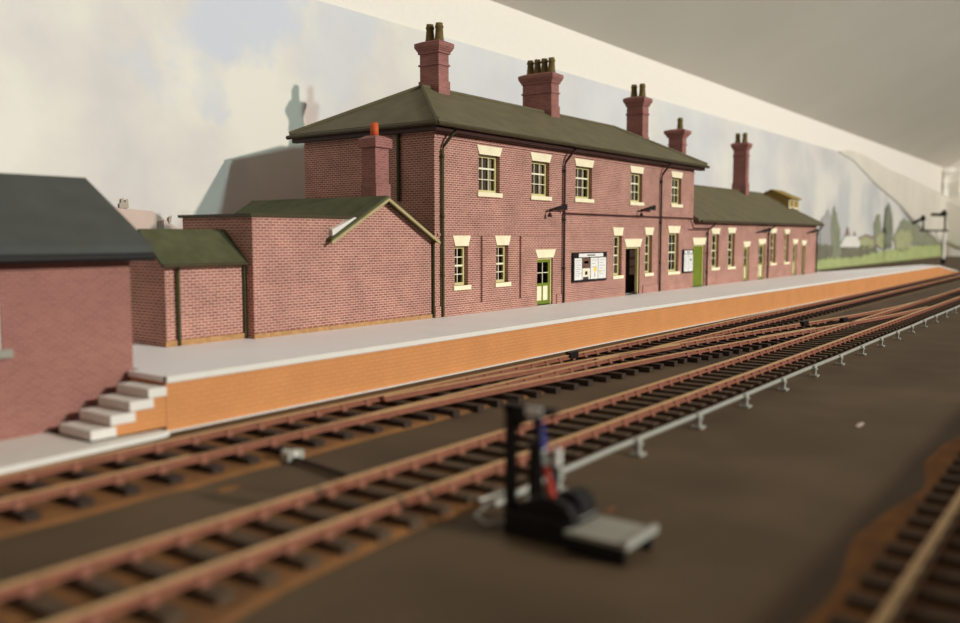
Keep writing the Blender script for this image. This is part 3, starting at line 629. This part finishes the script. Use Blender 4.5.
notice('notice_board', 34.2, 37.4, .88, 2.24, 'wide black-framed notice board with four posters on the main block wall',
       [(34.32, 34.98, .98, 1.98, lines(8)), (35.02, 35.74, .98, 1.98, [('poster_brown', 0, 1, .52, 1), ('poster_cream', .2, .8, .74, .86), ('poster_cream', .15, .35, .58, .62), ('poster_cream', 0, 1, .14, .5), ('poster_dark', .34, .66, .22, .38), ('poster_grey', .42, .58, .3, .38), ('poster_dark', .1, .8, 0, .12)]),
        (35.8, 36.5, .98, 1.98, [('poster_yellow', .42, .8, .34, .56), ('poster_grey', .5, .6, .1, .3)] + lines(5)[:3]), (36.54, 37.3, .98, 1.98, lines(6) + [('poster_yellow', .1, .3, .3, .36)])], (34.7, 37.0))
notice('notice_board', 46.45, 47.86, .9, 2.22, 'small white timetable board beside the tall plain green door',
       [(46.55, 47.12, .98, 1.96, lines(9)), (47.16, 47.78, .98, 1.96, lines(7) + [('poster_dark', .3, .7, .62, .72)])], (46.6, 47.7))

# ------------------------------------------------------------------ tracks
RT = .325; HG = .675
def smooth_path(pts, x0, x1, step):
    out = []; n = max(2, int((x1 - x0) / step))
    for i in range(n + 1):
        x = x0 + (x1 - x0) * i / n
        k = 0
        while k < len(pts) - 2 and x > pts[k + 1][0]: k += 1
        p0 = pts[max(k - 1, 0)]; p1 = pts[k]; p2 = pts[k + 1]; p3 = pts[min(k + 2, len(pts) - 1)]
        m1 = (p2[1] - p0[1]) / (p2[0] - p0[0]); m2 = (p3[1] - p1[1]) / (p3[0] - p1[0]); h = p2[0] - p1[0]; t = (x - p1[0]) / h
        y = (2 * t**3 - 3 * t**2 + 1) * p1[1] + (t**3 - 2 * t**2 + t) * h * m1 + (-2 * t**3 + 3 * t**2) * p2[1] + (t**3 - t**2) * h * m2
        out.append((x, y))
    return out
PROF = [(-.1, .20), (.1, .20), (.1, .235), (.03, .255), (.03, .275), (.06, .29), (.06, RT - .008), (.05, RT), (-.05, RT), (-.06, RT - .008), (-.06, .29), (-.03, .275), (-.03, .255), (-.1, .235)]
def rail(path, off, parent, name='rail', bodym='rust'):
    mb = MB(); vs = []; n = len(PROF)
    for i, (x, y) in enumerate(path):
        a = path[max(i - 1, 0)]; c = path[min(i + 1, len(path) - 1)]; d = Vector((c[0] - a[0], c[1] - a[1])).normalized(); nx, ny = -d.y, d.x
        for (s, z) in PROF: vs.append((x + nx * (off + s), y + ny * (off + s), z))
    N = len(path); body = []; topf = []
    for i in range(N - 1):
        for k in range(n):
            f = (i * n + k, i * n + (k + 1) % n, (i + 1) * n + (k + 1) % n, (i + 1) * n + k)
            (topf if k in (6, 7, 8) else body).append(f)
    body += [tuple(range(n)), tuple(range((N - 1) * n, N * n))]
    mb.v = vs; kb, kt = mb.mi(bodym), mb.mi('railtop')
    mb.f = body + topf; mb.m = [kb] * len(body) + [kt] * len(topf); mb.sm = [False] * len(mb.f)
    return mb.build(name, parent)
def chair_mb():
    mb = MB(); mb.box(-.08, .08, -.15, .15, .16, .2, 'rust')
    for s in (-1, 1): mb.hexa([(-.06, s * .12, .2), (.06, s * .12, .2), (.06, s * .06, .2), (-.06, s * .06, .2)], [(-.045, s * .085, .29), (.045, s * .085, .29), (.05, s * .045, .3), (-.05, s * .045, .3)], 'rust')
    return mb
_ch = None
def make_track(name, label, xs, center, half, loc, rails_fn, hg=HG, nmax=100, seed=1, sm='sleeper'):
    """sleepers at xs, center(x) -> (y, slope); half(x) -> (near, far) half lengths"""
    rnd = random.Random(seed)
    t = thing(name, loc, label, 'track')
    rails_fn(t)
    proto_s = {}; proto_c = None
    far = MB(); fc = MB()
    for i, x in enumerate(xs):
        y, sl = center(x); hn, hf = half(x)
        if i < nmax:
            key = (round(hn, 1), round(hf, 1))
            if key not in proto_s:
                mb = MB(); mb.box(-.125, .125, -key[0], key[1], 0.01, .16, sm); s = mb.build('sleeper', t, origin=t['_o']); proto_s[key] = s.data; so_ = s
            else:
                so_ = bpy.data.objects.new('sleeper', proto_s[key]); COL.objects.link(so_); so_.parent = t
            so_.location = Vector((x, y, 0)) - Vector(loc); so_.rotation_euler = (0, 0, math.atan(sl) + rnd.uniform(-.015, .015))
            so_['_o'] = (0, 0, 0)
            for q in (-hg, hg):
                global _ch
                if _ch is None: c0 = chair_mb().build('rail_chair'); _ch = c0.data; c0.parent = so_; co = c0
                else: co = bpy.data.objects.new('rail_chair', _ch); COL.objects.link(co); co.parent = so_
                co.location = (0, q, 0)
        else:
            far.box(x - .125, x + .125, y - hn, y + hf, .01, .16, 'sleeper')
            for q in (-hg, hg): fc.box(x - .075, x + .075, y + q - .13, y + q + .13, .16, .27, 'rust')
    # the shared mesh was built relative to the track origin: shift it back
    if far.v:
        o = far.build('sleeper', t); o['kind'] = 'stuff'; o2 = fc.build('rail_chair', t); o2['kind'] = 'stuff'
    for d in proto_s.values():
        for v_ in d.vertices: v_.co += Vector(loc)
    return t
C1, C2, C3 = 13.8, 9.17, 1.13
def frange(a, b_, s):
    out = []
    while a < b_: out.append(a); a += s
    return out
XP = [(8, 13.8), (12, 13.78), (16, 13.58), (20, 13.22), (24.4, 12.75), (30.5, 12.05), (35, 11.45), (40, 10.72), (46, 9.93), (52, 9.42), (58, 9.2), (62, 9.17)]
def xc(x):
    p = smooth_path(XP, x, x + .2, .2); return p[0][1], (p[-1][1] - p[0][1]) / .2
def r1(t):
    for q in (-HG, HG): rail([(x, C1) for x in (-4, 40, 80, 140, 195)], q, t)
make_track('platform_track', 'straight rust-red track closest to the orange platform face', frange(1.2, 150, .8), lambda x: (C1, 0),
           lambda x: ((1.25 if x < 13 else 1.3 + min(1, (x - 13) / 13) * 1.0) if x < 27 else 1.25, 1.25), (40, C1, 0), r1, seed=3)
def r2(t):
    for q in (-HG, HG): rail([(x, C2) for x in (-4, 40, 80, 140, 195)], q, t)
make_track('running_track', 'straight rust-red track running beside the thin grey rodding', frange(.6, 150, .66), lambda x: (C2, 0),
           lambda x: (1.25, 1.25 if x < 42 or x > 58 else 2.2 - (x - 42) * .055), (40, C2, 0), r2, seed=4, sm='sleeper_brown')
def r3(t):
    for q in (-HG, HG): rail([(x, C3) for x in (3, 20, 45)], q, t, bodym='rail_tan')
make_track('siding_track', 'dim track in shade at the near corner of the board', frange(6, 45, .68), lambda x: (C3, 0), lambda x: (1.2, 1.2), (20, C3, 0), r3, seed=5, sm='sleeper_brown')
def rx(t):
    rail(smooth_path(XP, 15.2, 60, .8), HG, t)
    rail(smooth_path(XP, 9.0, 53, .8), -HG, t)
    p = smooth_path(XP, 24, 29, 1); rail(p, HG - .16, t, 'check_rail'); p = smooth_path(XP, 33, 38, 1); rail(p, -HG + .16, t, 'check_rail')
    mb = MB(); pass
    for bx_, by_, l_ in ((24.2, 14.35, .5), (39.2, 11.3, .7), (41.9, 10.3, .7)): MB().box(bx_, bx_ + l_, by_, by_ + .2, .2, .42, 'black').build('insulating_block', t)
make_track('crossover_track', 'curved crossover joining the platform track to the running track', frange(27.4, 42, .74), xc, lambda x: (1.25, 1.25 if x > 31 else 1.0), (35, 12, 0), rx, seed=6)

# ballast
def ballast(name, y0f, y1f, xa, xb, label, step=.5, h=.05, seed=0):
    mb = MB(); n = int((xb - xa) / step); vs = []
    for i in range(n + 1):
        x = xa + (xb - xa) * i / n
        a = y0f(x) + .16 * noise.noise(Vector((x * .5, seed, 0))) + .05 * noise.noise(Vector((x * 2.3, seed, 3))); b_ = y1f(x) + .12 * noise.noise(Vector((x * .6, seed + 9, 0)))
        for y, z in ((a, 0.0), (a + .12, h), ((a + b_) / 2, h), (b_ - .12, h), (b_, 0.0)): vs.append((x, y, z))
    fs = [(i * 5 + k, (i + 1) * 5 + k, (i + 1) * 5 + k + 1, i * 5 + k + 1) for i in range(n) for k in range(4)]
    fs.append(tuple(range(5))); fs.append(tuple(range(n * 5, n * 5 + 5)))
    mb.add(vs, fs, name); o = mb.build('ballast'); tag(o, label, 'ballast', kind='stuff'); return o
M['ballast_far_light'] = mat('far_light_ballast', (112, 88, 62), .95, .25, 1.2, bump=.5, c2=(92, 72, 52), detail=8)  # same ballast, browner tone paints in the change of light colour
ballast('ballast', lambda x: 12.35, lambda x: 15.45, -4, 30, 'orange-brown ballast strip under the platform track near the steps', seed=1)
ballast('ballast_far_light', lambda x: 12.4, lambda x: 15.3, 30, 150, 'ballast under the far end of the platform track, browned for the light there', step=1.5, seed=2)
ballast('ballast', lambda x: 7.9 - max(0, min(.5, (8 - x) * .12)), lambda x: 10.6, -4, 12, 'orange-brown ballast under the running track in the near left corner', seed=3)
ballast('ballast_far_light', lambda x: 7.95, lambda x: 10.5, 12, 150, 'ballast under the running track beyond the lever frame, browned for the light there', step=1.0, seed=4)
ballast('ballast', lambda x: -.4, lambda x: 2.7 + .12 * math.sin(x * 1.1), 3, 45, 'orange-brown ballast with wavy edge in the shade by the camera', step=.3, seed=5)

# ------------------------------------------------------------------ point rodding and small fittings
rd = thing('point_rodding', (40, 7.42, 0), 'long thin grey metal rod on small stools along the near side of the running track', 'rodding')
pts = [(10.4, 7.5, .14), (11.2, 7.45, .2), (12, 7.42, .26)] + [(x, 7.42 + .02 * math.sin(x), .27) for x in range(14, 112, 4)]
mb = MB(); mb.tube(pts, .055, 'metal', 8); mb.build('rod', rd)
sp = MB(); sp.box(-.13, .13, -.14, .1, 0, .05, 'metal'); sp.box(-.06, .06, -.07, .05, .05, .24, 'metal'); sp.box(-.1, .1, -.09, .07, .2, .25, 'metal'); sp.lathe((0, -.02, .27), [(.07, -.05), (.07, .05)], 'metal', 8)
s0 = None
for i in range(32):
    x = 12.0 + i * 2.93
    if s0 is None: s0 = sp.build('stool', rd, origin=rd['_o']); s0.data.transform(Matrix.Translation(Vector(rd['_o']))); q = s0
    else: q = bpy.data.objects.new('stool', s0.data); COL.objects.link(q); q.parent = rd
    q.location = Vector((x, 7.36, 0)) - Vector(rd['_o'])
wl = MB()
lp = [(10.9, 7.5, .12), (10.4, 7.6, .14), (9.9, 7.45, .12), (9.8, 7.2, .06), (10.2, 7.05, .05), (10.8, 7.2, .06), (11.2, 7.4, .1), (11.0, 7.7, .16), (10.5, 7.85, .12)]
wl.tube(lp, .03, 'metal', 6); o = wl.build('wire_loop'); tag(o, 'small loop of grey wire behind the black lever frame', 'wire')
tb = thing('cross_rod', (10.4, 11.3, 0), 'short dark metal rod with a pale fitting lying between the two tracks', 'rod')
mb = MB(); mb.tube([(10.62, 12.3, .08), (10.35, 10.55, .08)], .05, 'sleeper', 8); mb.build('rod', tb)
mb = MB(); mb.box(10.45, 10.85, 12.2, 12.42, .03, .2, 'metal'); mb.box(10.55, 10.65, 12.15, 12.5, .1, .22, 'white'); mb.build('rod_fitting', tb, bevel=.02)
def chip(u, v, sx, sy, m, name, label, cat, z=.0):
    p = atZ(u, v, z); r = random.Random(int(u)); mb = MB()
    ring = [(p.x + math.cos(t * .785) * sx * r.uniform(.7, 1.1), p.y + math.sin(t * .785) * sy * r.uniform(.7, 1.1)) for t in range(8)]
    mb.ext(ring, 2, z + .0, z + .02, m); o = mb.build(name); tag(o, label, cat)
chip(228, 489, .22, .1, 'ballast', 'ballast_spill', 'small orange spill of ballast on the brown board between the tracks', 'spill')
chip(860, 425, .32, .06, 'p_roof', 'pale_chip', 'pale scrap lying on the open brown board right of the rodding', 'scrap')
chip(610, 510, .2, .03, 'ballast', 'brown_sliver', 'thin brown sliver beside the grey footplate of the lever frame', 'sliver')

# ------------------------------------------------------------------ ground lever frame (foreground)
lf = thing('lever_frame', (10.1, 5.9, 0), 'black ground lever frame with grey footplate and blue, white and red levers', 'lever frame')
mb = MB(); mb.box(9.8, 9.93, 6.74, 6.88, 0, 1.86, 'black'); mb.box(10.42, 10.52, 6.74, 6.88, 0, 1.2, 'black'); mb.build('post', lf, bevel=.01)
mb = MB(); mb.box(9.8, 9.95, 6.1, 6.9, 1.76, 1.87, 'black'); mb.box(9.82, 9.93, 6.72, 6.78, 1.6, 1.76, 'black')
mb.hexa([(9.82, 6.74, 1.5), (9.92, 6.74, 1.5), (9.92, 6.7, 1.5), (9.82, 6.7, 1.5)], [(9.82, 6.74, 1.78), (9.92, 6.74, 1.78), (9.92, 6.45, 1.78), (9.82, 6.45, 1.78)], 'black'); hb = mb.build('head_bar', lf)
MB().box(9.76, 9.8, 6.24, 6.5, 1.75, 1.87, 'white').build('white_plate', hb)
mb = MB()
mb.box(9.78, 10.5, 5.75, 6.88, 0, .34, 'black')
mb.ext([(5.78, .3), (6.86, .3), (6.86, .42), (6.6, .5), (6.35, .62), (6.1, .62), (5.9, .56), (5.78, .42)], 0, 9.84, 10.06, 'black')
mb.build('frame_casting', lf, bevel=.02)
mb = MB(); n = 14; pr_ = [(6.05 + .27 * math.cos(math.pi * 2 * k / n), .42 + .26 * math.sin(math.pi * 2 * k / n)) for k in range(n)]
mb.ext(pr_, 0, 10.12, 10.5, 'black'); mb.build('quadrant', lf, bevel=.02)
mb = MB(); mb.box(9.64, 10.5, 4.9, 5.8, .24, .3, 'plate'); fp = mb.build('footplate', lf)
MB().box(9.62, 10.54, 4.86, 4.93, .23, .335, 'metal').build('edge_strip', fp); MB().box(9.84, 10.5, 5.79, 5.86, .27, .36, 'metal').build('edge_strip', fp)
mb = MB(); mb.box(9.66, 9.74, 4.92, 5.76, 0, .24, 'black'); mb.build('side_plate', lf)
mb = MB(); mb.box(10.4, 10.48, 4.92, 5.05, 0, .24, 'black'); mb.build('leg', lf)
def seg(pts, r, m, name, parent): mb_ = MB(); mb_.tube(pts, r, m, 8); return mb_.build(name, parent)
l1 = seg([(9.95, 6.36, .5), (9.95, 6.4, 1.72)], .045, 'black', 'lever', lf)
l2 = seg([(10, 6.47, 1.72), (10, 6.37, 1.25)], .075, 'blue', 'lever', lf)
seg([(10, 6.37, 1.25), (10, 6.31, 1.03)], .055, 'white', 'lever_band', l2); seg([(10, 6.31, 1.03), (10, 6.2, .6)], .055, 'red', 'lever_tip', l2)
l3 = seg([(10.05, 6.16, 1.04), (10.05, 6.22, .5)], .05, 'black', 'lever', lf); seg([(10.05, 6.15, 1.27), (10.05, 6.16, 1.03)], .06, 'white', 'lever_band', l3)

# ------------------------------------------------------------------ bracket signal at the far end
X_S = 146
def sp_(u, v): return atX(u, v, X_S)
b0 = sp_(943, 264); sg = thing('bracket_signal', (X_S, b0.y, 0), 'white post bracket signal with two semaphore arms beyond the platform end', 'signal')
yy = b0.y; zt_ = sp_(944, 213).z; zb_ = sp_(943, 230.5).z
mb = MB(); mb.tube([(X_S, yy, 0), (X_S, yy, zb_)], [.25, .2], 'white', 8); mb.box(X_S - .3, X_S + .3, yy - .3, yy + .3, 0, .8, 'black'); mb.build('post', sg)
y2 = sp_(923, 230).y
mb = MB(); mb.tube([(X_S, yy, zb_), (X_S, yy, zt_)], .13, 'black', 6); mb.build('doll', sg); mb = MB(); mb.tube([(X_S, y2, zb_), (X_S, y2, sp_(923, 219).z)], .13, 'black', 6); mb.build('doll', sg)
mb = MB(); mb.box(X_S - .3, X_S + .3, yy - .5, y2 + .4, zb_ - .12, zb_ + .12, 'black'); mb.build('bracket_deck', sg)
mb = MB(); mb.tube([(X_S, y2 - .6, zb_ - .1), (X_S, yy + .2, zb_ - 1.9)], .12, 'white', 6); mb.tube([(X_S, y2 - 1.7, zb_ - .1), (X_S, yy + .7, zb_ - 1.2)], .1, 'white', 6); mb.build('brace', sg)
mb = MB(); p = sp_(923, 219); q = sp_(912, 223); mb.hexa([(X_S - .1, p.y, p.z - .25), (X_S + .1, p.y, p.z - .25), (X_S + .1, q.y, q.z - .25), (X_S - .1, q.y, q.z - .25)], [(X_S - .1, p.y, p.z + .25), (X_S + .1, p.y, p.z + .25), (X_S + .1, q.y, q.z + .2), (X_S - .1, q.y, q.z + .2)], 'black'); mb.lathe((X_S, p.y, p.z - .2), [(.35, 0), (.4, .4), (.1, .8)], 'black', 8); mb.build('signal_arm', sg)
mb = MB(); p = sp_(944, 214.5); q = sp_(931, 214.5); mb.hexa([(X_S - .1, p.y, p.z - .3), (X_S + .1, p.y, p.z - .3), (X_S + .1, q.y, q.z - .22), (X_S - .1, q.y, q.z - .22)], [(X_S - .1, p.y, p.z + .2), (X_S + .1, p.y, p.z + .2), (X_S + .1, q.y, q.z + .2), (X_S - .1, q.y, q.z + .2)], 'black'); mb.lathe((X_S, p.y, p.z - .2), [(.4, 0), (.45, .5), (.1, .9)], 'black', 8); mb.build('signal_arm', sg)

for o in bpy.data.objects:
    if '_o' in o: del o['_o']
